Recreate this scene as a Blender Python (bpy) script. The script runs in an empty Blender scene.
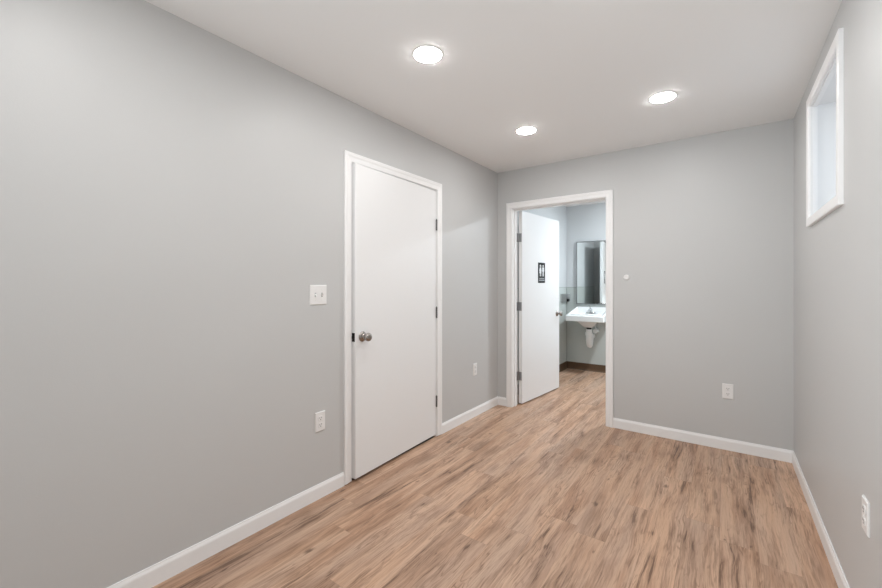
import bpy, bmesh, math, random
from mathutils import Vector, Matrix
random.seed(4)
SC = bpy.context.scene
COL = SC.collection

# ---------------------------------------------------------------- camera
LX, RX, BY, H = -1.951, 0.392, 3.73, 2.44      # left wall, right wall, far wall, ceiling
WB = 0.125                                      # thickness of the far wall
BX, BBY, BRX = -1.957, 5.97, 0.25               # washroom: left, back and right walls
REAR = -2.6                                     # wall behind the photographer
cam_data = bpy.data.cameras.new('camera')
cam_data.sensor_width = 36
cam_data.sensor_fit = 'HORIZONTAL'
cam_data.lens = 395 * 36 / 882
cam_data.shift_y = -9.5 / 882
cam_data.clip_start = 0.02
cam = bpy.data.objects.new('camera', cam_data)
cam.location = (0, 0, 1.264)
cam.rotation_euler = (math.radians(90), 0, math.radians(35.76))
COL.objects.link(cam)
SC.camera = cam

# ---------------------------------------------------------------- world, exposure
world = bpy.data.worlds.new('daylight')
SC.world = world
world.use_nodes = True
bg = world.node_tree.nodes['Background']
bg.inputs['Color'].default_value = (0.80, 0.90, 1.0, 1)
bg.inputs['Strength'].default_value = 1.3
SC.view_settings.view_transform = 'Standard'
SC.view_settings.look = 'None'
SC.view_settings.gamma = 1
SC.view_settings.use_curve_mapping = False
SC.view_settings.exposure = 0.0
ROOM_LAMP = 124.0          # radiance of the room's downlights
BATH_LAMP = 860.0
# soft fill light added unseen behind the camera, turned up to brighten the ceiling
fl_data = bpy.data.lights.new('added_fill_light', 'AREA')
fl_data.shape = 'RECTANGLE'
fl_data.size = 1.0
fl_data.size_y = 1.0
fl_data.energy = 30
fl_data.spread = math.radians(105)
fl_data.color = (0.86, 0.95, 1.0)
fl = bpy.data.objects.new('added_fill_light', fl_data)
fl.location = (-1.45, -1.80, 0.45)
fl.rotation_euler = Vector((0.62, 0.72, 0.50)).to_track_quat('-Z', 'Y').to_euler()
COL.objects.link(fl)
ROOM_COL = (0.995, 0.985, 0.975)
BATH_COL = (0.86, 0.94, 1.0)

# ---------------------------------------------------------------- materials
def nodes_of(name):
    m = bpy.data.materials.new(name)
    m.use_nodes = True
    nt = m.node_tree
    return m, nt, nt.nodes['Principled BSDF']

def N(nt, kind, **kw):
    n = nt.nodes.new(kind)
    for k, v in kw.items():
        setattr(n, k, v)
    return n

def mth(nt, op, a, b=None, c=None):
    n = N(nt, 'ShaderNodeMath', operation=op)
    for i, v in enumerate((a, b, c)):
        if v is None:
            continue
        if isinstance(v, (int, float)):
            n.inputs[i].default_value = v
        else:
            nt.links.new(v, n.inputs[i])
    return n.outputs[0]

def plain(name, col, rough=0.5, metal=0.0, spec=0.5, bump=0.0, bscale=300, vary=0.0, vscale=4):
    m, nt, p = nodes_of(name)
    p.inputs['Base Color'].default_value = (*col, 1)
    p.inputs['Roughness'].default_value = rough
    p.inputs['Metallic'].default_value = metal
    p.inputs['Specular IOR Level'].default_value = spec
    geo = N(nt, 'ShaderNodeNewGeometry')
    if bump:
        t = N(nt, 'ShaderNodeTexNoise')
        t.inputs['Scale'].default_value = bscale
        t.inputs['Detail'].default_value = 3
        nt.links.new(geo.outputs['Position'], t.inputs['Vector'])
        b = N(nt, 'ShaderNodeBump')
        b.inputs['Strength'].default_value = bump
        b.inputs['Distance'].default_value = 0.002
        nt.links.new(t.outputs['Fac'], b.inputs['Height'])
        nt.links.new(b.outputs['Normal'], p.inputs['Normal'])
    if vary:
        t = N(nt, 'ShaderNodeTexNoise')
        t.inputs['Scale'].default_value = vscale
        t.inputs['Detail'].default_value = 4
        nt.links.new(geo.outputs['Position'], t.inputs['Vector'])
        mx = N(nt, 'ShaderNodeMix', data_type='RGBA')
        mx.inputs[6].default_value = (*[c * (1 - vary) for c in col], 1)
        mx.inputs[7].default_value = (*[min(1, c * (1 + vary)) for c in col], 1)
        nt.links.new(t.outputs['Fac'], mx.inputs[0])
        nt.links.new(mx.outputs[2], p.inputs['Base Color'])
    return m

def emitter(name, col, strength):
    m, nt, p = nodes_of(name)
    nt.nodes.remove(p)
    e = N(nt, 'ShaderNodeEmission')
    e.inputs['Color'].default_value = (*col, 1)
    e.inputs['Strength'].default_value = strength
    nt.links.new(e.outputs[0], nt.nodes['Material Output'].inputs['Surface'])
    return m

def window_glass():
    m, nt, p = nodes_of('window_glass')
    nt.nodes.remove(p)
    tr = N(nt, 'ShaderNodeBsdfTransparent')
    gl = N(nt, 'ShaderNodeBsdfGlossy')
    gl.inputs['Roughness'].default_value = 0.02
    mx = N(nt, 'ShaderNodeMixShader')
    mx.inputs[0].default_value = 0.06
    nt.links.new(tr.outputs[0], mx.inputs[1])
    nt.links.new(gl.outputs[0], mx.inputs[2])
    nt.links.new(mx.outputs[0], nt.nodes['Material Output'].inputs['Surface'])
    return m

def floor_material():
    m, nt, p = nodes_of('vinyl_plank')
    L = nt.links.new
    geo = N(nt, 'ShaderNodeNewGeometry')
    sep = N(nt, 'ShaderNodeSeparateXYZ')
    L(geo.outputs['Position'], sep.inputs[0])
    x, y = sep.outputs[0], sep.outputs[1]
    W, LEN = 0.152, 1.22
    xr = mth(nt, 'DIVIDE', mth(nt, 'ADD', x, 5.04), W)
    row = mth(nt, 'FLOOR', xr)
    wn = N(nt, 'ShaderNodeTexWhiteNoise', noise_dimensions='1D')
    L(row, wn.inputs['W'])
    yr = mth(nt, 'ADD', mth(nt, 'DIVIDE', mth(nt, 'ADD', y, 8.0), LEN), mth(nt, 'MULTIPLY', wn.outputs['Value'], 3.7))
    colm = mth(nt, 'FLOOR', yr)
    cxy = N(nt, 'ShaderNodeCombineXYZ')
    L(row, cxy.inputs[0]); L(colm, cxy.inputs[1])
    idn = N(nt, 'ShaderNodeTexWhiteNoise', noise_dimensions='2D')
    L(cxy.outputs[0], idn.inputs['Vector'])
    pid = idn.outputs['Value']
    sc2 = N(nt, 'ShaderNodeSeparateColor')
    L(idn.outputs['Color'], sc2.inputs[0])
    pid2 = sc2.outputs[1]
    # slow sideways wander so that the grain is not ruler straight
    wv = N(nt, 'ShaderNodeTexNoise', noise_dimensions='3D')
    wv.inputs['Scale'].default_value = 1.0
    wv.inputs['Detail'].default_value = 2
    cw = N(nt, 'ShaderNodeCombineXYZ')
    L(mth(nt, 'MULTIPLY', x, 5.0), cw.inputs[0]); L(mth(nt, 'MULTIPLY', y, 3.2), cw.inputs[1]); L(mth(nt, 'MULTIPLY', pid, 40), cw.inputs[2])
    L(cw.outputs[0], wv.inputs['Vector'])
    xw = mth(nt, 'ADD', x, mth(nt, 'MULTIPLY', mth(nt, 'SUBTRACT', wv.outputs['Fac'], 0.5), 0.032))
    def grain(sx, sy, off, detail, rough=0.55, dist=0.0):
        c = N(nt, 'ShaderNodeCombineXYZ')
        L(mth(nt, 'MULTIPLY', xw, sx), c.inputs[0]); L(mth(nt, 'MULTIPLY', y, sy), c.inputs[1])
        L(mth(nt, 'ADD', mth(nt, 'MULTIPLY', pid, 57.0), off), c.inputs[2])
        t = N(nt, 'ShaderNodeTexNoise', noise_dimensions='3D')
        t.inputs['Scale'].default_value = 1.0
        t.inputs['Detail'].default_value = detail
        t.inputs['Roughness'].default_value = rough
        t.inputs['Distortion'].default_value = dist
        L(c.outputs[0], t.inputs['Vector'])
        return t.outputs['Fac']
    def ramp(fac, pts):
        r = N(nt, 'ShaderNodeValToRGB')
        els = r.color_ramp.elements
        while len(els) < len(pts):
            els.new(0.5)
        for e, (pos, c) in zip(els, pts):
            e.position = pos
            e.color = (*c, 1) if len(c) == 3 else c
        L(fac, r.inputs[0])
        return r.outputs[0]
    def mixc(fac, a, b, mode='MIX'):
        n = N(nt, 'ShaderNodeMix', data_type='RGBA', blend_type=mode)
        for i, v in ((0, fac), (6, a), (7, b)):
            if isinstance(v, (int, float)):
                n.inputs[i].default_value = v
            elif isinstance(v, tuple):
                n.inputs[i].default_value = (*v, 1)
            else:
                L(v, n.inputs[i])
        return n.outputs[2]
    broad = grain(13, 0.85, 0.0, 6, 0.62, 0.35)
    base = ramp(broad, [(0.20, FLOOR_DARK), (0.40, FLOOR_MID), (0.53, FLOOR_LIGHT), (0.78, FLOOR_PALE)])
    grey = ramp(grain(6, 0.9, 51.0, 3, 0.5), [(0.44, (0, 0, 0)), (0.66, (1, 1, 1))])
    base = mixc(mth(nt, 'MULTIPLY', grey, 0.55), base, FLOOR_GREY)
    mid = grain(48, 2.4, 7.0, 6, 0.7, 0.3)
    base = mixc(0.42, base, ramp(mid, [(0.28, (0.62, 0.57, 0.53)), (0.47, (0.98, 0.97, 0.96)), (0.72, (1.17, 1.16, 1.15))]), 'MULTIPLY')
    fine = grain(150, 7, 11.0, 5, 0.7)
    base = mixc(0.60, base, ramp(fine, [(0.28, (0.66, 0.61, 0.57)), (0.5, (1, 1, 1)), (0.75, (1.16, 1.15, 1.14))]), 'MULTIPLY')
    # thin growth-ring lines that wander along the plank
    ring = grain(15, 1.3, 41.0, 3, 0.5, 0.4)
    rf = mth(nt, 'PINGPONG', mth(nt, 'MULTIPLY', ring, 13.0), 0.5)
    rm = ramp(mth(nt, 'ADD', rf, mth(nt, 'MULTIPLY', mth(nt, 'SUBTRACT', fine, 0.5), 0.5)), [(0.0, (1, 1, 1)), (0.16, (0, 0, 0))])
    rk = ramp(grain(9, 1.8, 63.0, 4, 0.6), [(0.42, (0, 0, 0)), (0.62, (1, 1, 1))])
    base = mixc(mth(nt, 'MULTIPLY', mth(nt, 'MULTIPLY', rm, rk), 0.62), base, FLOOR_STREAK)
    fib = ramp(grain(120, 3.2, 87.0, 4, 0.6), [(0.33, (1, 1, 1)), (0.40, (0, 0, 0))])
    base = mixc(mth(nt, 'MULTIPLY', fib, 0.5), base, FLOOR_STREAK)
    # dark heart streaks, broken up by the fibres
    streak = grain(15, 1.25, 23.0, 4, 0.6, 0.9)
    shred = mth(nt, 'ADD', mth(nt, 'MULTIPLY', mth(nt, 'SUBTRACT', mid, 0.5), 0.45), mth(nt, 'MULTIPLY', mth(nt, 'SUBTRACT', fine, 0.5), 0.40))
    ss = mth(nt, 'ADD', streak, shred)
    soft = ramp(ss, [(0.33, (1, 1, 1)), (0.52, (0, 0, 0))])
    amt = mth(nt, 'ADD', 0.45, mth(nt, 'MULTIPLY', pid2, 0.55))
    base = mixc(mth(nt, 'MULTIPLY', soft, mth(nt, 'MULTIPLY', amt, 0.55)), base, FLOOR_STREAK)
    hard = ramp(ss, [(0.29, (1, 1, 1)), (0.355, (0, 0, 0))])
    base = mixc(mth(nt, 'MULTIPLY', hard, mth(nt, 'MULTIPLY', amt, 0.75)), base, FLOOR_KNOT)
    # knots: a few round dark eyes with a smoky tail along the grain
    def cells(sx, sy, off, r0, r1, keep):
        c = N(nt, 'ShaderNodeCombineXYZ')
        nx = mth(nt, 'MULTIPLY', mth(nt, 'SUBTRACT', mid, 0.5), 0.075)
        ny = mth(nt, 'MULTIPLY', mth(nt, 'SUBTRACT', fine, 0.5), 0.10)
        L(mth(nt, 'MULTIPLY', mth(nt, 'ADD', xw, nx), sx), c.inputs[0]); L(mth(nt, 'MULTIPLY', mth(nt, 'ADD', y, ny), sy), c.inputs[1])
        L(mth(nt, 'ADD', mth(nt, 'MULTIPLY', pid, 5.0), off), c.inputs[2])
        v = N(nt, 'ShaderNodeTexVoronoi', voronoi_dimensions='2D', feature='F1')
        v.inputs['Scale'].default_value = 1.0
        L(c.outputs[0], v.inputs['Vector'])
        s3 = N(nt, 'ShaderNodeSeparateColor')
        L(v.outputs['Color'], s3.inputs[0])
        on = mth(nt, 'GREATER_THAN', s3.outputs[0], keep)
        mr = N(nt, 'ShaderNodeMapRange', interpolation_type='SMOOTHSTEP')
        mr.inputs['From Min'].default_value = r1
        mr.inputs['From Max'].default_value = r0
        L(mth(nt, 'DIVIDE', v.outputs['Distance'], mth(nt, 'ADD', 0.45, s3.outputs[1])), mr.inputs['Value'])
        return mth(nt, 'MULTIPLY', mr.outputs[0], on)
    tail = cells(8.5, 2.6, 0.0, 0.02, 0.40, 0.62)
    base = mixc(mth(nt, 'MULTIPLY', tail, 0.32), base, FLOOR_STREAK)
    eye = cells(10.0, 4.2, 3.0, 0.02, 0.12, 0.90)
    base = mixc(mth(nt, 'MULTIPLY', eye, 0.75), base, FLOOR_KNOT)
    # plank to plank tint
    tint = ramp(pid, [(0.0, (0.925, 0.925, 0.93)), (0.5, (1, 1, 1)), (1.0, (1.05, 1.045, 1.04))])
    base = mixc(1.0, base, tint, 'MULTIPLY')
    # joints
    fx = mth(nt, 'FRACT', xr); fy = mth(nt, 'FRACT', yr)
    ex = mth(nt, 'MULTIPLY', mth(nt, 'MINIMUM', fx, mth(nt, 'SUBTRACT', 1.0, fx)), W)
    ey = mth(nt, 'MULTIPLY', mth(nt, 'MINIMUM', fy, mth(nt, 'SUBTRACT', 1.0, fy)), LEN)
    e = mth(nt, 'MINIMUM', ex, ey)
    jm = mth(nt, 'LESS_THAN', e, 0.0008)
    base = mixc(mth(nt, 'MULTIPLY', jm, 0.30), base, (0.10, 0.065, 0.045))
    L(base, p.inputs['Base Color'])
    p.inputs['Roughness'].default_value = 0.42
    p.inputs['Specular IOR Level'].default_value = 0.4
    b = N(nt, 'ShaderNodeBump')
    b.inputs['Strength'].default_value = 0.25
    b.inputs['Distance'].default_value = 0.001
    L(mth(nt, 'SUBTRACT', fine, mth(nt, 'MULTIPLY', jm, 1.2)), b.inputs['Height'])
    L(b.outputs['Normal'], p.inputs['Normal'])
    return m

FLOOR_DARK = (0.268, 0.146, 0.089)
FLOOR_MID = (0.460, 0.275, 0.177)
FLOOR_LIGHT = (0.587, 0.380, 0.259)
FLOOR_PALE = (0.664, 0.460, 0.335)
FLOOR_GREY = (0.510, 0.370, 0.289)
FLOOR_STREAK = (0.172, 0.090, 0.052)
FLOOR_KNOT = (0.088, 0.042, 0.024)

M_WALL = plain('wall_paint', (0.585, 0.585, 0.580), 0.42, spec=0.35, bump=0.12, bscale=160, vary=0.012, vscale=2.5)
M_BWALL = plain('washroom_paint', (0.66, 0.68, 0.69), 0.45, spec=0.35, bump=0.1, bscale=160)
M_CEIL = plain('ceiling_paint', (0.90, 0.90, 0.895), 0.9, spec=0.2, bump=0.08, bscale=200)
M_TRIM = plain('white_trim_paint', (0.90, 0.895, 0.89), 0.32, spec=0.45)
M_DOOR = plain('white_door_paint', (0.86, 0.86, 0.86), 0.34, spec=0.4, bump=0.05, bscale=60)
M_FLOOR = floor_material()
M_PANEL = plain('wainscot_panel', (0.56, 0.60, 0.58), 0.3, spec=0.5, bump=0.06, bscale=220)
M_PANELTRIM = plain('wainscot_strip', (0.42, 0.46, 0.44), 0.35)
M_BASEBROWN = plain('brown_base', (0.125, 0.075, 0.042), 0.35, spec=0.5, vary=0.25, vscale=9)
M_STEEL = plain('brushed_steel', (0.55, 0.55, 0.55), 0.3, metal=1.0)
M_HINGE = plain('dark_nickel', (0.20, 0.20, 0.195), 0.42, metal=1.0)
M_FRAME = plain('mirror_frame_steel', (0.34, 0.35, 0.35), 0.3, metal=1.0)
M_HINGE2 = plain('worn_nickel', (0.40, 0.40, 0.41), 0.4, metal=1.0)
M_NICKEL = plain('satin_nickel', (0.36, 0.33, 0.305), 0.22, metal=1.0)
M_CHROME = plain('chrome', (0.72, 0.73, 0.74), 0.12, metal=1.0)
M_MIRROR = plain('mirror_silver', (0.86, 0.89, 0.88), 0.015, metal=1.0)
M_PLATE = plain('white_plastic', (0.84, 0.83, 0.82), 0.3, spec=0.5)
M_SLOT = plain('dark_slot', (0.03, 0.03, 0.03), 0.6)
M_LATCH = plain('black_latch', (0.025, 0.022, 0.02), 0.45, metal=0.6)
M_CERAMIC = plain('white_ceramic', (0.88, 0.89, 0.89), 0.12, spec=0.6)
M_PVC = plain('white_pipe', (0.82, 0.83, 0.82), 0.4)
M_BLACK = plain('black_rubber', (0.015, 0.015, 0.015), 0.5)
M_SIGN = plain('sign_black', (0.012, 0.013, 0.014), 0.5, spec=0.2)
M_SIGNW = plain('sign_white', (0.82, 0.83, 0.84), 0.45)
M_SIGNG = plain('sign_grey', (0.33, 0.34, 0.35), 0.45)
M_GREYPL = plain('grey_plastic', (0.36, 0.37, 0.37), 0.35)
M_VINYL = plain('window_vinyl', (0.84, 0.85, 0.86), 0.4)
M_RECESS = plain('recess_paint', (0.80, 0.81, 0.82), 0.6)
M_DARK = plain('light_block_dark', (0.12, 0.12, 0.12), 0.9)
M_GLASS = window_glass()
M_LENS = emitter('lamp_lens', ROOM_COL, ROOM_LAMP)
M_BLENS = emitter('washroom_lamp_lens', BATH_COL, BATH_LAMP)
M_RING = plain('lamp_ring', (0.86, 0.86, 0.85), 0.5)

# ---------------------------------------------------------------- mesh helpers
def link(name, bm, mat, parent=None, smooth=False, normals=True):
    if normals:
        bmesh.ops.recalc_face_normals(bm, faces=bm.faces)
    me = bpy.data.meshes.new(name)
    bm.to_mesh(me)
    bm.free()
    mats = mat if isinstance(mat, (list, tuple)) else [mat]
    for mm in mats:
        me.materials.append(mm)
    if smooth:
        for p in me.polygons:
            p.use_smooth = True
        try:
            me.set_sharp_from_angle(angle=math.radians(38))
        except Exception:
            pass
    o = bpy.data.objects.new(name, me)
    COL.objects.link(o)
    if parent:
        o.parent = parent
    return o

def empty(name, loc=(0, 0, 0), rot=(0, 0, 0)):
    o = bpy.data.objects.new(name, None)
    o.empty_display_size = 0.1
    o.location = loc
    o.rotation_euler = rot
    COL.objects.link(o)
    return o

def tag(o, label, cat, group=None, kind=None):
    o['label'] = label
    o['category'] = cat
    if group:
        o['group'] = group
    if kind:
        o['kind'] = kind
    return o

def struct(o, label=None):
    o['kind'] = 'structure'
    if label:
        o['label'] = label
    return o

def box(bm, a, b, bevel=0.0, seg=2):
    lo = [min(p, q) for p, q in zip(a, b)]
    hi = [max(p, q) for p, q in zip(a, b)]
    vs = [bm.verts.new((x, y, z)) for x in (lo[0], hi[0]) for y in (lo[1], hi[1]) for z in (lo[2], hi[2])]
    fs = [(0, 1, 3, 2), (4, 6, 7, 5), (0, 4, 5, 1), (2, 3, 7, 6), (0, 2, 6, 4), (1, 5, 7, 3)]
    faces = [bm.faces.new([vs[i] for i in f]) for f in fs]
    if bevel:
        edges = list({e for f in faces for e in f.edges})
        bmesh.ops.bevel(bm, geom=edges, offset=bevel, segments=seg, affect='EDGES', profile=0.5)

def bm_box(a, b, bevel=0.0, seg=2):
    bm = bmesh.new()
    box(bm, a, b, bevel, seg)
    return bm

def rings(bm, rs, cap0=True, cap1=True):
    """loft closed rings (lists of points, equal length)"""
    vv = [[bm.verts.new(p) for p in r] for r in rs]
    n = len(vv[0])
    for a, b in zip(vv, vv[1:]):
        for i in range(n):
            bm.faces.new((a[i], a[(i + 1) % n], b[(i + 1) % n], b[i]))
    if cap0:
        bm.faces.new(vv[0])
    if cap1:
        bm.faces.new(vv[-1])

def lathe(bm, prof, n=32, mat=Matrix(), cap0=True, cap1=True):
    """prof: (radius, height) pairs turned about local z"""
    rs = [[mat @ Vector((r * math.cos(2 * math.pi * i / n), r * math.sin(2 * math.pi * i / n), h)) for i in range(n)] for r, h in prof]
    rings(bm, rs, cap0, cap1)

def tube(bm, pts, rad, n=14):
    pts = [Vector(p) for p in pts]
    rad = rad if isinstance(rad, (list, tuple)) else [rad] * len(pts)
    t0 = (pts[1] - pts[0]).normalized()
    nrm = t0.orthogonal().normalized()
    rs = []
    for i, p in enumerate(pts):
        t = (pts[min(i + 1, len(pts) - 1)] - pts[max(i - 1, 0)]).normalized()
        nrm = (nrm - t * nrm.dot(t)).normalized()
        bn = t.cross(nrm)
        rs.append([p + (nrm * math.cos(2 * math.pi * k / n) + bn * math.sin(2 * math.pi * k / n)) * rad[i] for k in range(n)])
    rings(bm, rs)

AXIS_X = Matrix.Rotation(math.radians(90), 4, 'Y')      # local z -> world +x
AXIS_NX = Matrix.Rotation(math.radians(-90), 4, 'Y')    # local z -> world -x
AXIS_NY = Matrix.Rotation(math.radians(90), 4, 'X')     # local z -> world -y

def on_left(u, z, t): return Vector((LX + t, u, z))
def on_right(u, z, t): return Vector((RX - t, u, z))
def on_back(u, z, t): return Vector((u, BY - t, z))

CASING = [(0, 0), (0, .008), (.004, .0105), (.016, .0115), (.030, .0125), (.040, .0160), (.054, .0165), (.060, .013), (.060, 0)]

def casing(name, place, u0, u1, z0, z1, closed=False, prof=CASING, mat=None):
    """mitred moulding around an opening u0..u1, z0..z1"""
    if closed:
        st = [((u0, z0), (-1, -1)), ((u0, z1), (-1, 1)), ((u1, z1), (1, 1)), ((u1, z0), (1, -1))]
    else:
        st = [((u0, z0), (-1, 0)), ((u0, z1), (-1, 1)), ((u1, z1), (1, 1)), ((u1, z0), (1, 0))]
    bm = bmesh.new()
    vv = [[bm.verts.new(place(u + w * d[0], z + w * d[1], t)) for w, t in prof] for (u, z), d in st]
    pairs = list(zip(vv, vv[1:])) + ([(vv[-1], vv[0])] if closed else [])
    k = len(prof)
    for a, b in pairs:
        for i in range(k if closed else k):
            j = (i + 1) % k
            bm.faces.new((a[i], a[j], b[j], b[i]))
    if not closed:
        bm.faces.new(vv[0]); bm.faces.new(vv[-1])
    return struct(link(name, bm, mat or M_TRIM))

BASE = [(0, 0), (.010, 0), (.010, .066), (.0088, .072), (.0055, .080), (.0045, .086), (0, .086)]

def skirting(name, place, u0, u1, prof=BASE, mat=None):
    bm = bmesh.new()
    a = [bm.verts.new(place(u0, z, t)) for t, z in prof]
    b = [bm.verts.new(place(u1, z, t)) for t, z in prof]
    k = len(prof)
    for i in range(k):
        j = (i + 1) % k
        bm.faces.new((a[i], a[j], b[j], b[i]))
    bm.faces.new(a); bm.faces.new(b)
    return struct(link(name, bm, mat or M_TRIM))

# ---------------------------------------------------------------- shell
D1A, D1B, D1H = 1.724, 2.642, 2.044           # left door: finished opening
D2A, D2B, D2H = -1.780, -0.870, 2.040         # washroom door: finished opening
JT = 0.018                                    # jamb board
struct(link('floor', bm_box((-3.1, REAR - .15, -.06), (0.75, BBY + .15, 0)), M_FLOOR))
struct(link('ceiling', bm_box((-3.1, REAR - .15, H), (0.75, BBY + .15, H + .1)), M_CEIL))

bm = bmesh.new()
box(bm, (LX - .12, REAR - .12, 0), (LX, D1A - JT, H))
box(bm, (LX - .12, D1B + JT, 0), (LX, BY + WB, H))
box(bm, (LX - .12, D1A - JT, D1H + JT), (LX, D1B + JT, H))
struct(link('wall_left', bm, M_WALL))

bm = bmesh.new()
box(bm, (LX, BY, 0), (D2A - JT, BY + WB, H))
box(bm, (D2B + JT, BY, 0), (RX + .26, BY + WB, H))
box(bm, (D2A - JT, BY, D2H + JT), (D2B + JT, BY + WB, H))
struct(link('wall_back', bm, M_WALL))

WY0, WY1, WZ0, WZ1 = 2.318, 3.020, 1.638, 2.270      # window opening
WT = 0.26
bm = bmesh.new()
box(bm, (RX, REAR - .12, 0), (RX + WT, WY0, H))
box(bm, (RX, WY1, 0), (RX + WT, BY, H))
box(bm, (RX, WY0, 0), (RX + WT, WY1, WZ0))
box(bm, (RX, WY0, WZ1), (RX + WT, WY1, H))
struct(link('wall_right', bm, M_WALL))
struct(link('wall_front', bm_box((LX, REAR - .12, 0), (RX, REAR, H)), M_WALL))

struct(link('wall_washroom_left', bm_box((BX - .1, BY + WB, 0), (BX, BBY + .12, H)), M_BWALL))
struct(link('wall_washroom_back', bm_box((BX, BBY, 0), (BRX + .1, BBY + .12, H)), M_BWALL))
struct(link('wall_washroom_right', bm_box((BRX, BY + WB, 0), (BRX + .1, BBY, H)), M_BWALL))
# unseen dark walls added behind the left door to keep outside light out
bm = bmesh.new()
box(bm, (-2.95, 1.3, 0), (-2.9, 3.1, H))
box(bm, (-2.9, 1.3, 0), (LX - .12, 1.35, H))
box(bm, (-2.9, 3.05, 0), (LX - .12, 3.1, H))
struct(link('wall_light_block', bm, M_DARK))

# skirting boards
skirting('baseboard_left', on_left, REAR, D1A - .065)
skirting('baseboard_left', on_left, D1B + .065, BY)
skirting('baseboard_back', on_back, LX + .0125, D2A - .064)
skirting('baseboard_back', on_back, D2B + .064, RX)
skirting('baseboard_right', on_right, REAR, BY - .0125)
skirting('baseboard_front', lambda u, z, t: Vector((u, REAR + t, z)), LX + .0125, RX - .0125)

# jambs and casings of the two doorways
def jamb(name, mk, u0, u1, z1, depth, stop0, stop1):
    """mk(u, z, d): d = depth into the wall"""
    bm = bmesh.new()
    def bx2(ua, ub, za, zb, da, db):
        p, q = mk(ua, za, da), mk(ub, zb, db)
        box(bm, p, q)
    bx2(u0 - JT, u0, 0, z1 + JT, 0, depth)
    bx2(u1, u1 + JT, 0, z1 + JT, 0, depth)
    bx2(u0, u1, z1, z1 + JT, 0, depth)
    bx2(u0, u0 + .010, 0, z1 - .010, stop0, stop1)
    bx2(u1 - .010, u1, 0, z1 - .010, stop0, stop1)
    bx2(u0, u1, z1 - .010, z1, stop0, stop1)
    return struct(link(name, bm, M_TRIM))

jamb('trim_1', lambda u, z, d: (LX - d, u, z), D1A, D1B, D1H, .12, .040, .075)
casing('trim_2', on_left, D1A - .005, D1B + .005, .006, D1H + .005)
jamb('trim_3', lambda u, z, d: (u, BY + d, z), D2A, D2B, D2H, WB, .046, .080)
casing('trim_4', on_back, D2A - .004, D2B + .004, 0, D2H + .004)

# dark strip painting in the shade of the gap under the left door
struct(link('gap_shade_strip', bm_box((LX - .075, D1A + .011, 0), (LX - .004, D1B - .011, .0025)), M_SLOT))

# ---------------------------------------------------------------- doors
def hinge(parent, z, mat=M_HINGE, leaf=0.03, leaf_dir=None):
    """knuckle on the pin axis (local origin) and its leaf"""
    bm = bmesh.new()
    h = .089
    for k in range(5):
        a = z - h / 2 + k * h / 5
        lathe(bm, [(.0058, a + .0006), (.0066, a + .0014), (.0066, a + h / 5 - .0014), (.0058, a + h / 5 - .0006)], 14)
    lathe(bm, [(.003, z + h / 2), (.005, z + h / 2 + .002), (.0045, z + h / 2 + .005), (.001, z + h / 2 + .007)], 12)
    if leaf_dir:
        box(bm, *[tuple(p) for p in leaf_dir(z, h)])
    return link('hinge', bm, mat, parent, smooth=True)

def knob(parent, mtx, name='door_knob'):
    bm = bmesh.new()
    lathe(bm, [(.0335, 0), (.0335, .003), (.031, .0065), (.022, .010), (.015, .013), (.0115, .018), (.0112, .028),
               (.014, .033), (.022, .038), (.0265, .045), (.0275, .053), (.0265, .060), (.022, .065), (.012, .068), (.004, .0685)], 36, mtx)
    return link(name, bm, M_NICKEL, parent, smooth=True)

# left door, ajar by a couple of degrees towards the room
d1 = struct(empty('door_1', (LX + .0065, D1B - .003, 0), (0, 0, math.radians(2.1))), 'white flush door standing slightly ajar in the long grey wall')
DW = D1B - D1A - .008
link('door_slab', bm_box((-.0415, -DW - .002, .019), (-.0065, -.002, D1H - .004), .0015, 1), M_DOOR, d1, smooth=True)
knob(d1, Matrix.Translation((-.0065, -DW + .060, .925)) @ AXIS_X)
bm = bmesh.new()
box(bm, (-.0365, -DW - .0035, .897), (-.0115, -DW - .0015, .953), .0008, 1)
box(bm, (-.031, -DW - .012, .917), (-.017, -DW - .003, .934), .002, 1)
link('latch_plate', bm, M_LATCH, d1)
for z in (1.757, 1.030, .293):
    hinge(d1, z, leaf_dir=lambda z, h: ((-.0066, -.0045, z - h / 2), (.0005, -.0015, z + h / 2)))

# washroom door, swung into the washroom
d2 = struct(empty('door_2', (D2A + .001, BY + WB + .0065, 0), (0, 0, math.radians(84.3))), 'open white washroom door with a black sign')
DW2 = .887
link('door_slab', bm_box((.003, -.0485, .013), (.003 + DW2, -.0065, D2H - .004), .0015, 1), M_DOOR, d2, smooth=True)
knob(d2, Matrix.Translation((DW2 - .060, -.0485, .915)) @ AXIS_NY)
knob(d2, Matrix.Translation((DW2 - .060, -.0065, .915)) @ Matrix.Rotation(math.radians(-90), 4, 'X'))
link('latch_plate', bm_box((.003 + DW2 - .001, -.0390, .887), (.003 + DW2 + .0015, -.0155, .943), .0006, 1), M_NICKEL, d2)
for z in (1.757, 1.033, .300):
    hinge(d2, z, M_HINGE2, leaf_dir=lambda z, h: ((.0005, -.042, z - h / 2), (.0032, .0005, z + h / 2)))
# the fixed hinge leaves let into the frame
for z in (1.757, 1.033, .300):
    o = link('hinge_leaf', bm_box((D2A - .0004, BY + WB - .040, z - .0445), (D2A + .0022, BY + WB + .002, z + .0445)), M_HINGE2)
    mw = d2.matrix_basis.copy()
    o.parent = d2
    o.matrix_parent_inverse = Matrix.LocRotScale(d2.location, d2.rotation_euler, None).inverted()

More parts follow.
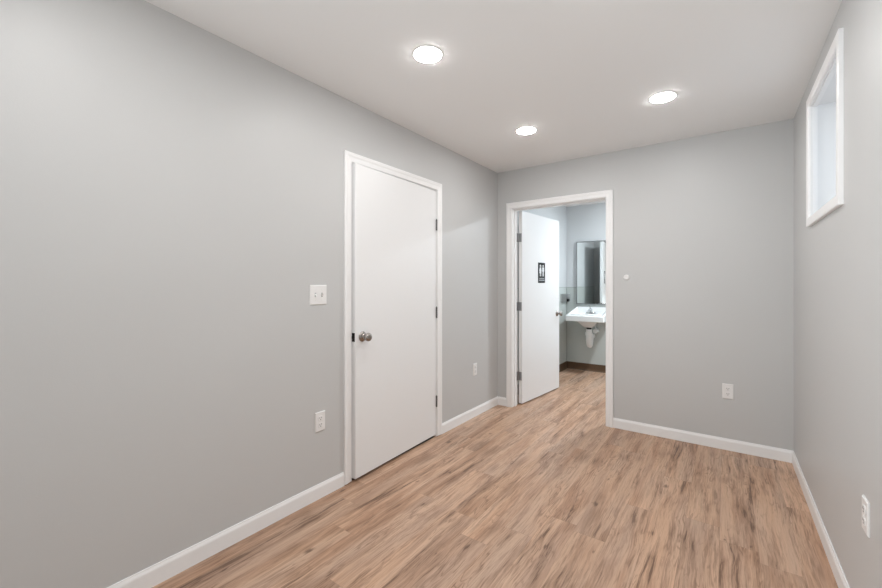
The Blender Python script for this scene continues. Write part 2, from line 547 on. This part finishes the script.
# ---------------------------------------------------------------- window
w = struct(empty('window_1', (RX, (WY0 + WY1) / 2, WZ0)), 'small high window with white casing in the side wall')
inv = Matrix.Translation(w.location).inverted()
def wpart(name, bm, mat):
    o = link(name, bm, mat)
    o.parent = w
    o.matrix_parent_inverse = inv
    return o
def frame_ring(x0, x1, inset0, inset1):
    bm = bmesh.new()
    a, b, c, d = WY0 + inset0, WY1 - inset0, WZ0 + inset0, WZ1 - inset0
    t = inset1 - inset0
    box(bm, (x0, a, c), (x1, a + t, d)); box(bm, (x0, b - t, c), (x1, b, d))
    box(bm, (x0, a + t, c), (x1, b - t, c + t)); box(bm, (x0, a + t, d - t), (x1, b - t, d))
    return bm
wpart('jamb_liner', frame_ring(RX - .004, RX + .20, 0, .008), M_RECESS)
wpart('jamb_edge', frame_ring(RX + .004, RX + .024, .008, .015), M_VINYL)
wpart('window_frame', frame_ring(RX + .175, RX + .225, .008, .050), M_VINYL)
wpart('window_sash', frame_ring(RX + .185, RX + .210, .050, .085), M_VINYL)
wpart('pane', bm_box((RX + .195, WY0 + .085, WZ0 + .085), (RX + .199, WY1 - .085, WZ1 - .085)), M_GLASS)
casing('trim_5', on_right, WY0, WY1, WZ0, WZ1, closed=True,
       prof=[(-.003, 0), (-.003, .012), (0, .015), (.010, .0165), (.040, .0170), (.0455, .015), (.0455, 0)])

# ---------------------------------------------------------------- washroom finish
PH = 1.215
struct(link('trim_6', bm_box((BX, BY + WB, .1), (BX + .004, BBY, PH)), M_PANEL))
struct(link('trim_7', bm_box((BX + .004, BBY - .004, .1), (BRX, BBY, PH)), M_PANEL))
struct(link('trim_8', bm_box((BX, BY + WB, PH), (BX + .007, BBY, PH + .011), .002, 1), M_PANELTRIM))
struct(link('trim_9', bm_box((BX + .007, BBY - .007, PH), (BRX, BBY, PH + .011), .002, 1), M_PANELTRIM))
struct(link('trim_10', bm_box((BX + .004, BBY - .012, .105), (BX + .012, BBY - .004, PH), .002, 1), M_PANELTRIM))
COVE = [(0, 0), (.020, 0), (.017, .006), (.011, .016), (.009, .030), (.009, .098), (.006, .105), (0, .105)]
skirting('baseboard_washroom_left', lambda u, z, t: Vector((BX + .004 + t, u, z)), BY + WB, BBY - .004, COVE, M_BASEBROWN)
skirting('baseboard_washroom_back', lambda u, z, t: Vector((u, BBY - .004 - t, z)), BX + .013, BRX, COVE, M_BASEBROWN)

# ---------------------------------------------------------------- downlights
def downlight(x, y, label, lens=None, group='recessed ceiling downlights'):
    t = tag(empty('downlight', (x, y, H)), label, 'ceiling light', group)
    bm = bmesh.new()
    lathe(bm, [(.0800, 0), (.0795, -.0012), (.077, -.0022), (.0715, -.0026), (.0695, -.0022), (.0695, 0)], 48)
    link('trim_ring', bm, M_RING, t, smooth=True)
    bm = bmesh.new()
    lathe(bm, [(.0690, -.0010), (.0690, -.0036), (.065, -.0052), (.052, -.0072), (.030, -.0086), (.004, -.009)], 48)
    link('lens', bm, lens or M_LENS, t, smooth=True)
    return t
downlight(-1.236, 1.600, 'glowing round ceiling downlight nearest the closed white door')
downlight(-1.236, 2.830, 'glowing round ceiling downlight nearest the open washroom doorway')
downlight(-.320, 2.830, 'glowing round ceiling downlight nearest the small high window')
UNSEEN = 'lit round ceiling downlight of the part of the room behind the photographed stretch'
for x, y in ((-.320, 1.600), (-1.236, .370), (-.320, .370)):
    downlight(x, y, UNSEEN, group='downlights of the near half of the room')
downlight(-.55, 5.15, 'lit cool white downlight inside the washroom', lens=M_BLENS, group='washroom downlight')

# ---------------------------------------------------------------- wall plates
def plate_bm(w_, h_):
    bm = bmesh.new()
    # local: x across, z up, y = out of the wall (towards -y)
    a, b = w_ / 2, h_ / 2
    r0 = [(-a, 0, -b), (a, 0, -b), (a, 0, b), (-a, 0, b)]
    r1 = [(-a, -.0025, -b), (a, -.0025, -b), (a, -.0025, b), (-a, -.0025, b)]
    s = .004
    r2 = [(-a + s, -.0062, -b + s), (a - s, -.0062, -b + s), (a - s, -.0062, b - s), (-a + s, -.0062, b - s)]
    rings(bm, [r0, r1, r2])
    return bm

def screw(parent, x, z):
    bm = bmesh.new()
    lathe(bm, [(.0034, -.0005), (.0034, .0006), (.0026, .0013), (.0005, .0014)], 14, Matrix.Translation((x, -.0062, z)) @ AXIS_NY)
    box(bm, (x - .0026, -.0078, z - .0004), (x + .0026, -.0074, z + .0004))
    return link('screw', bm, M_PLATE, parent)

def outlet(loc, rz, label):
    t = tag(empty('power_outlet', loc, (0, 0, rz)), label, 'outlet', 'duplex wall outlets')
    link('cover_plate', plate_bm(.070, .115), M_PLATE, t)
    for s in (1, -1):
        zc = s * .0195
        bm = bmesh.new()
        pts = []
        for i in range(28):
            a = 2 * math.pi * i / 28
            pts.append((max(-.0172, min(.0172, .0172 * 1.12 * math.cos(a))), max(-.0142, min(.0142, .0172 * math.sin(a)))))
        rings(bm, [[(x, -.0055, zc + z) for x, z in pts], [(x, -.0078, zc + z) for x, z in pts], [(x * .95, -.0084, zc + z * .95) for x, z in pts]])
        rec = link('receptacle', bm, M_PLATE, t)
        bm = bmesh.new()
        box(bm, (-.0075, -.0087, zc - .0010), (-.0050, -.0080, zc + .0078))
        box(bm, (.0050, -.0087, zc + .0002), (.0075, -.0080, zc + .0078))
        lathe(bm, [(.0028, 0), (.0028, .0007)], 12, Matrix.Translation((0, -.0080, zc - .0070)) @ AXIS_NY)
        link('slots', bm, M_SLOT, rec)
    screw(t, 0, 0)
    return t
R90 = math.radians(90)
outlet((LX, 1.480, .453), R90, 'white duplex outlet low on the wall under the light switch')
outlet((LX, 3.263, .451), R90, 'white duplex outlet low on the wall between the two doors')
outlet((.015, BY, .448), 0, 'white duplex outlet low on the end wall beside the washroom doorway')
outlet((RX, 1.946, .473), -R90, 'white duplex outlet low on the window wall, seen edge on')

t = tag(empty('light_switch', (LX, 1.468, 1.203), (0, 0, R90)), 'white two-gang toggle switch plate beside the closed white door', 'light switch')
link('cover_plate', plate_bm(.118, .117), M_PLATE, t)
for x, up in ((-.023, -1), (.023, 1)):
    bm = bmesh.new()
    box(bm, (x - .0052, -.0068, -.012), (x + .0052, -.0058, .012), .0004, 1)
    fr = link('toggle_slot', bm, M_SIGNG, t)
    bm = bmesh.new()
    a, b, c = .0043, .0040, .0034
    z1, z2 = up * .0025, up * .0085
    rings(bm, [[(x - a, -.0062, -.0085), (x + a, -.0062, -.0085), (x + a, -.0062, .0085), (x - a, -.0062, .0085)],
               [(x - b, -.0095, z1 - .006), (x + b, -.0095, z1 - .006), (x + b, -.0095, z1 + .006), (x - b, -.0095, z1 + .006)],
               [(x - c, -.0185, z2 - .003), (x + c, -.0185, z2 - .003), (x + c, -.0185, z2 + .003), (x - c, -.0185, z2 + .003)]])
    link('toggle', bm, M_PLATE, t)
    for z in (.030, -.030):
        screw(t, x, z)

# round wall bumper beside the washroom doorway
bm = bmesh.new()
lathe(bm, [(.0240, 0), (.0240, .003), (.0225, .0065), (.0190, .0088), (.0130, .0090), (.0095, .0078), (.004, .0072)], 36, Matrix.Translation((-.698, BY, 1.326)) @ AXIS_NY)
tag(link('wall_bumper', bm, M_PLATE, smooth=True), 'small round white bumper disc on the end wall beside the washroom doorway', 'wall bumper')

# ---------------------------------------------------------------- sign on the washroom door
sg = tag(empty('restroom_sign'), 'black restroom sign with white figures on the open washroom door', 'sign')
sg.matrix_world = Matrix.LocRotScale(d2.location, d2.rotation_euler, None) @ Matrix.Translation((.432, -.0485, 1.396))
SW, SH = .164, .228
bm = bmesh.new()
box(bm, (-SW / 2, -.0035, -SH / 2), (SW / 2, 0, SH / 2), .0015, 1)
link('plaque', bm, M_SIGN, sg)
def disc(bm, x, z, r, y0=-.0034, y1=-.0046, n=20):
    rings(bm, [[(x + r * math.cos(2 * math.pi * i / n), y, z + r * math.sin(2 * math.pi * i / n)) for i in range(n)] for y in (y0, y1)])
def poly(bm, pts, y0=-.0034, y1=-.0046):
    rings(bm, [[(x, y, z) for x, z in pts] for y in (y0, y1)])
bm = bmesh.new()
disc(bm, -.034, .078, .0125)
poly(bm, [(-.046, .062), (-.022, .062), (-.009, .018), (-.017, .016), (-.024, .038), (-.012, -.006), (-.024, -.006), (-.024, -.040),
          (-.032, -.040), (-.032, -.006), (-.036, -.006), (-.036, -.040), (-.044, -.040), (-.044, -.006), (-.056, -.006), (-.044, .038), (-.051, .016), (-.059, .018)])
link('figure', bm, M_SIGNW, sg)
bm = bmesh.new()
disc(bm, .034, .078, .0125)
poly(bm, [(.018, .062), (.050, .062), (.056, .056), (.056, .014), (.049, .014), (.049, .048), (.046, .048), (.046, -.040), (.036, -.040),
          (.036, .008), (.032, .008), (.032, -.040), (.022, -.040), (.022, .048), (.019, .048), (.019, .014), (.012, .014), (.012, .056)])
link('figure', bm, M_SIGNW, sg)
bm = bmesh.new()
box(bm, (-.0015, -.0046, -.040), (.0015, -.0034, .088))
link('divider', bm, M_SIGNW, sg)
bm = bmesh.new()
box(bm, (-.060, -.0044, -.070), (.060, -.0034, -.058))
link('raised_band', bm, M_SIGNG, sg)
bm = bmesh.new()
box(bm, (-.066, -.0044, -.092), (.066, -.0034, -.077))
link('raised_band', bm, M_SIGNG, sg)

# ---------------------------------------------------------------- washroom fittings
# mirror
mi = tag(empty('wall_mirror', (-1.571, BBY - .0115, 1.435), (0, 0, math.radians(1.8))), 'tall steel-framed mirror above the white washroom sink', 'mirror')
MW, MH = .228, .461
bm = bmesh.new()
prof = [(0, 0), (0, .016), (.003, .019), (.010, .019), (.012, .016), (.012, 0)]
st = [((-MW, -MH), (1, 1)), ((-MW, MH), (1, -1)), ((MW, MH), (-1, -1)), ((MW, -MH), (-1, 1))]
vv = [[bm.verts.new((u + w_ * d[0], -t_, z + w_ * d[1])) for w_, t_ in prof] for (u, z), d in st]
for a, b in zip(vv, vv[1:] + vv[:1]):
    for i in range(len(prof)):
        j = (i + 1) % len(prof)
        bm.faces.new((a[i], a[j], b[j], b[i]))
link('frame', bm, M_FRAME, mi)
link('mirror_glass', bm_box((-MW + .011, -.012, -MH + .011), (MW - .011, -.001, MH - .011)), M_MIRROR, mi)

# wall-hung sink
SX, SY = -1.565, BBY - .004
sk = tag(empty('wall_hung_sink', (SX, SY, .755)), 'white ceramic wall-hung sink under the washroom mirror', 'sink')
NR = 64
HW, DP = .258, .462
def outline(sx, d0, d1, rad_f=.020, rad_b=.012):
    """rounded rectangle, x in -sx..sx, depth d0 (wall) .. d1 (front); returns (x, d)"""
    pts = []
    def arc(cx_, cy_, r, a0, a1, n):
        for i in range(n):
            a = a0 + (a1 - a0) * i / (n - 1)
            pts.append((cx_ + r * math.cos(a), cy_ + r * math.sin(a)))
    q = NR // 4
    arc(sx - rad_f, d1 - rad_f, rad_f, 0, math.pi / 2, q)
    arc(-sx + rad_f, d1 - rad_f, rad_f, math.pi / 2, math.pi, q)
    arc(-sx + rad_b, d0 + rad_b, rad_b, math.pi, 1.5 * math.pi, q)
    arc(sx - rad_b, d0 + rad_b, rad_b, 1.5 * math.pi, 2 * math.pi, q)
    return [(x * (.93 + .07 * d / DP), d) for x, d in pts]
def deck(d):
    """height above the underside of the rim: the deck climbs to a splash ledge at the wall"""
    s = max(0.0, min(1.0, (DP - d) / DP))
    return .082 + .103 * s
o_full = outline(HW, 0, DP)
o_in = outline(HW - .008, .004, DP - .008, .016, .010)
o_in2 = outline(HW - .022, .012, DP - .022, .014, .010)
o_in3 = outline(HW - .040, .034, DP - .030, .020, .010)
led = lambda d: min(deck(d) - .003, .092)
def ell(rx, ry, cy_):
    """points matched by angle to the outline"""
    out = []
    for x, d in o_full:
        a = math.atan2((d - cy_) / DP, x / (2 * HW))
        out.append((rx * math.cos(a), cy_ + ry * math.sin(a)))
    return out
CY = .255
P = lambda pts, h: [(x, -d, h(d) if callable(h) else h) for x, d in pts]
rs = []
rs.append(P(ell(.045, .045, .215), -.098))
rs.append(P(ell(.075, .065, .215), -.094))
rs.append(P(ell(.120, .105, .220), -.060))
rs.append(P(ell(.185, .150, .225), -.012))
rs.append(P(ell(.215, .175, .230), 0))
rs.append(P(outline(HW - .006, .004, DP - .006, .018, .010), 0))
rs.append(P(o_full, .006))
rs.append(P(o_full, lambda d: deck(d) - .010))
rs.append(P(o_in, lambda d: deck(d) - .002))
rs.append(P(o_in2, lambda d: deck(d)))
rs.append(P(o_in3, led))
rs.append(P(ell(.195, .135, CY + .012), lambda d: led(d) - .002))
rs.append(P(ell(.183, .125, CY + .012), lambda d: led(d) - .014))
rs.append(P(ell(.160, .115, CY), .045))
rs.append(P(ell(.115, .085, .245), .0))
rs.append(P(ell(.055, .045, .235), -.030))
rs.append(P(ell(.022, .022, .235), -.034))
bm = bmesh.new()
rings(bm, rs)
link('basin', bm, M_CERAMIC, sk, smooth=True)
# faucet
FZ = .094; FX = -.014
fc = None
bm = bmesh.new()
rings(bm, [[(FX + x * s_, -.085 + d * s_, z) for x, d in [(.078 * math.copysign(abs(math.cos(a)) ** .6, math.cos(a)), .026 * math.sin(a)) for a in [2 * math.pi * i / 32 for i in range(32)]]]
           for s_, z in ((1, FZ - .012), (1, FZ + .012), (.94, FZ + .018), (.80, FZ + .020))])
lathe(bm, [(.026, 0), (.024, .030), (.025, .045), (.020, .056), (.006, .060)], 24, Matrix.Translation((FX, -.085, FZ + .012)))
fc = link('faucet', bm, M_CHROME, sk, smooth=True)
bm = bmesh.new()
tube(bm, [(FX, -.093, FZ + .045), (FX, -.123, FZ + .056), (FX, -.158, FZ + .054), (FX, -.183, FZ + .044), (FX, -.191, FZ + .030)], [.013, .012, .011, .0105, .010])
link('spout', bm, M_CHROME, fc, smooth=True)
bm = bmesh.new()
tube(bm, [(FX, -.085, FZ + .066), (FX, -.093, FZ + .084), (FX, -.115, FZ + .098), (FX, -.138, FZ + .104)], [.009, .0085, .008, .009])
link('lever_handle', bm, M_CHROME, fc, smooth=True)
bm = bmesh.new()
lathe(bm, [(.021, 0), (.021, .002), (.015, .003), (.006, .0015)], 24, Matrix.Translation((0, -.235, -.0335)))
link('drain', bm, M_CHROME, sk, smooth=True)
# drain pipe below
bm = bmesh.new()
lathe(bm, [(.030, -.128), (.034, -.124), (.034, -.106), (.030, -.096)], 24, Matrix.Translation((0, -.215, 0)))
link('drain_nut', bm, M_BLACK, sk, smooth=True)
bm = bmesh.new()
tube(bm, [(0, -.215, -.122), (0, -.215, -.20), (0, -.215, -.28), (0, -.213, -.325), (0, -.198, -.352), (0, -.170, -.360), (0, -.140, -.350),
          (0, -.122, -.320), (0, -.112, -.270), (0, -.095, -.245), (0, -.060, -.240), (0, 0, -.240)],
     [.038, .042, .041, .037, .034, .033, .033, .034, .034, .034, .033, .033], 20)
tr = link('trap_pipe', bm, M_PVC, sk, smooth=True)
bm = bmesh.new()
lathe(bm, [(.042, -.215), (.050, -.208), (.050, -.172), (.042, -.165)], 24, Matrix.Translation((0, -.215, 0)))
link('slip_nut', bm, M_PVC, tr, smooth=True)
bm = bmesh.new()
lathe(bm, [(.028, 0), (.031, .004), (.031, .13), (.024, .136)], 20, Matrix.Translation((0.058, 0, -.158)) @ AXIS_NY)
lathe(bm, [(.017, -.02), (.017, .02)], 16, Matrix.Translation((0.058, -.11, -.158)) @ AXIS_NY)
tube(bm, [(0.058, -.085, -.150), (0.056, -.088, -.10), (.050, -.080, -.04), (.030, -.062, 0.004)], .008, 10)
link('supply_valve', bm, M_PVC, sk, smooth=True)

# soap dispenser on the back wall
sd = tag(empty('soap_dispenser', (-1.928, BBY - .004, 1.065)), 'small grey soap dispenser with black push bar on the wall beside the mirror', 'soap dispenser')
bm = bmesh.new()
box(bm, (-.027, -.060, -.012), (.027, 0, .060), .006, 2)
link('housing', bm, M_GREYPL, sd, smooth=True)
bm = bmesh.new()
box(bm, (-.025, -.070, -.058), (.025, -.004, -.014), .008, 2)
link('push_bar', bm, M_BLACK, sd, smooth=True)
# towel dispenser on the left wall
pd = tag(empty('wall_dispenser', (BX + .004, 5.775, 1.062)), 'grey metal box dispenser on the washroom side wall, next to the open door edge', 'dispenser')
bm = bmesh.new()
box(bm, (0, -.085, -.050), (.036, .085, .062), .004, 2)
link('cabinet', bm, M_STEEL, pd, smooth=True)
bm = bmesh.new()
box(bm, (.003, -.080, -.060), (.034, .080, -.049), .002, 1)
link('bottom_lip', bm, M_GREYPL, pd, smooth=True)
bm = bmesh.new()
box(bm, (.0355, -.074, -.042), (.038, .074, .054), .002, 1)
link('front_panel', bm, M_STEEL, pd, smooth=True)

# ---------------------------------------------------------------- words for the setting
WORDS = {
    'floor': ('brown wood-look plank floor running into the washroom', 'floor'),
    'ceiling': ('flat white painted ceiling with round downlights', 'ceiling'),
    'wall_left': ('long pale grey wall with the closed white door', 'wall'),
    'wall_back': ('pale grey end wall with the open washroom doorway', 'wall'),
    'wall_right': ('pale grey side wall with the small high window', 'wall'),
    'wall_front': ('pale grey wall behind the photographer', 'wall'),
    'wall_light_block': ('dark unseen walls added behind the closed door to block outside light', 'wall'),
    'wall_washroom_left': ('washroom wall behind the open door', 'wall'),
    'wall_washroom_back': ('washroom wall with mirror and sink', 'wall'),
    'wall_washroom_right': ('washroom wall hidden by the end wall', 'wall'),
    'baseboard_left': ('white baseboard along the long grey wall, towards the camera from the closed door', 'baseboard'),
    'baseboard_left.001': ('short white baseboard between the closed door and the corner', 'baseboard'),
    'baseboard_back': ('tiny white baseboard piece between the corner and the washroom doorway', 'baseboard'),
    'baseboard_back.001': ('white baseboard on the end wall beside the washroom doorway', 'baseboard'),
    'baseboard_right': ('white baseboard under the small high window', 'baseboard'),
    'baseboard_front': ('white baseboard on the wall behind the photographer', 'baseboard'),
    'baseboard_washroom_left': ('brown cove base on the washroom side wall', 'baseboard'),
    'baseboard_washroom_back': ('brown cove base under the washroom sink', 'baseboard'),
    'door_1': ('white flush door standing slightly ajar in the long grey wall', 'door'),
    'door_2': ('open white washroom door with a black sign', 'door'),
    'window_1': ('small high window recessed in the side wall', 'window'),
    'trim_1': ('white door frame lining around the closed door', 'trim'),
    'trim_2': ('white moulded casing around the closed door', 'trim'),
    'trim_3': ('white door frame lining of the washroom doorway', 'trim'),
    'trim_4': ('white moulded casing around the washroom doorway', 'trim'),
    'trim_5': ('white casing around the small high window', 'trim'),
    'trim_6': ('pale wainscot panel on the washroom side wall', 'trim'),
    'trim_7': ('pale wainscot panel behind the washroom sink', 'trim'),
    'trim_8': ('thin cap strip on the side wall wainscot', 'trim'),
    'trim_9': ('thin cap strip on the wainscot behind the sink', 'trim'),
    'trim_10': ('vertical corner strip between the two wainscot panels', 'trim'),
    'gap_shade_strip': ('dark strip painted as the shade in the gap under the closed white door', 'trim'),
}
for name, (label, cat) in WORDS.items():
    o = bpy.data.objects.get(name)
    if o:
        tag(o, label, cat, kind='structure')
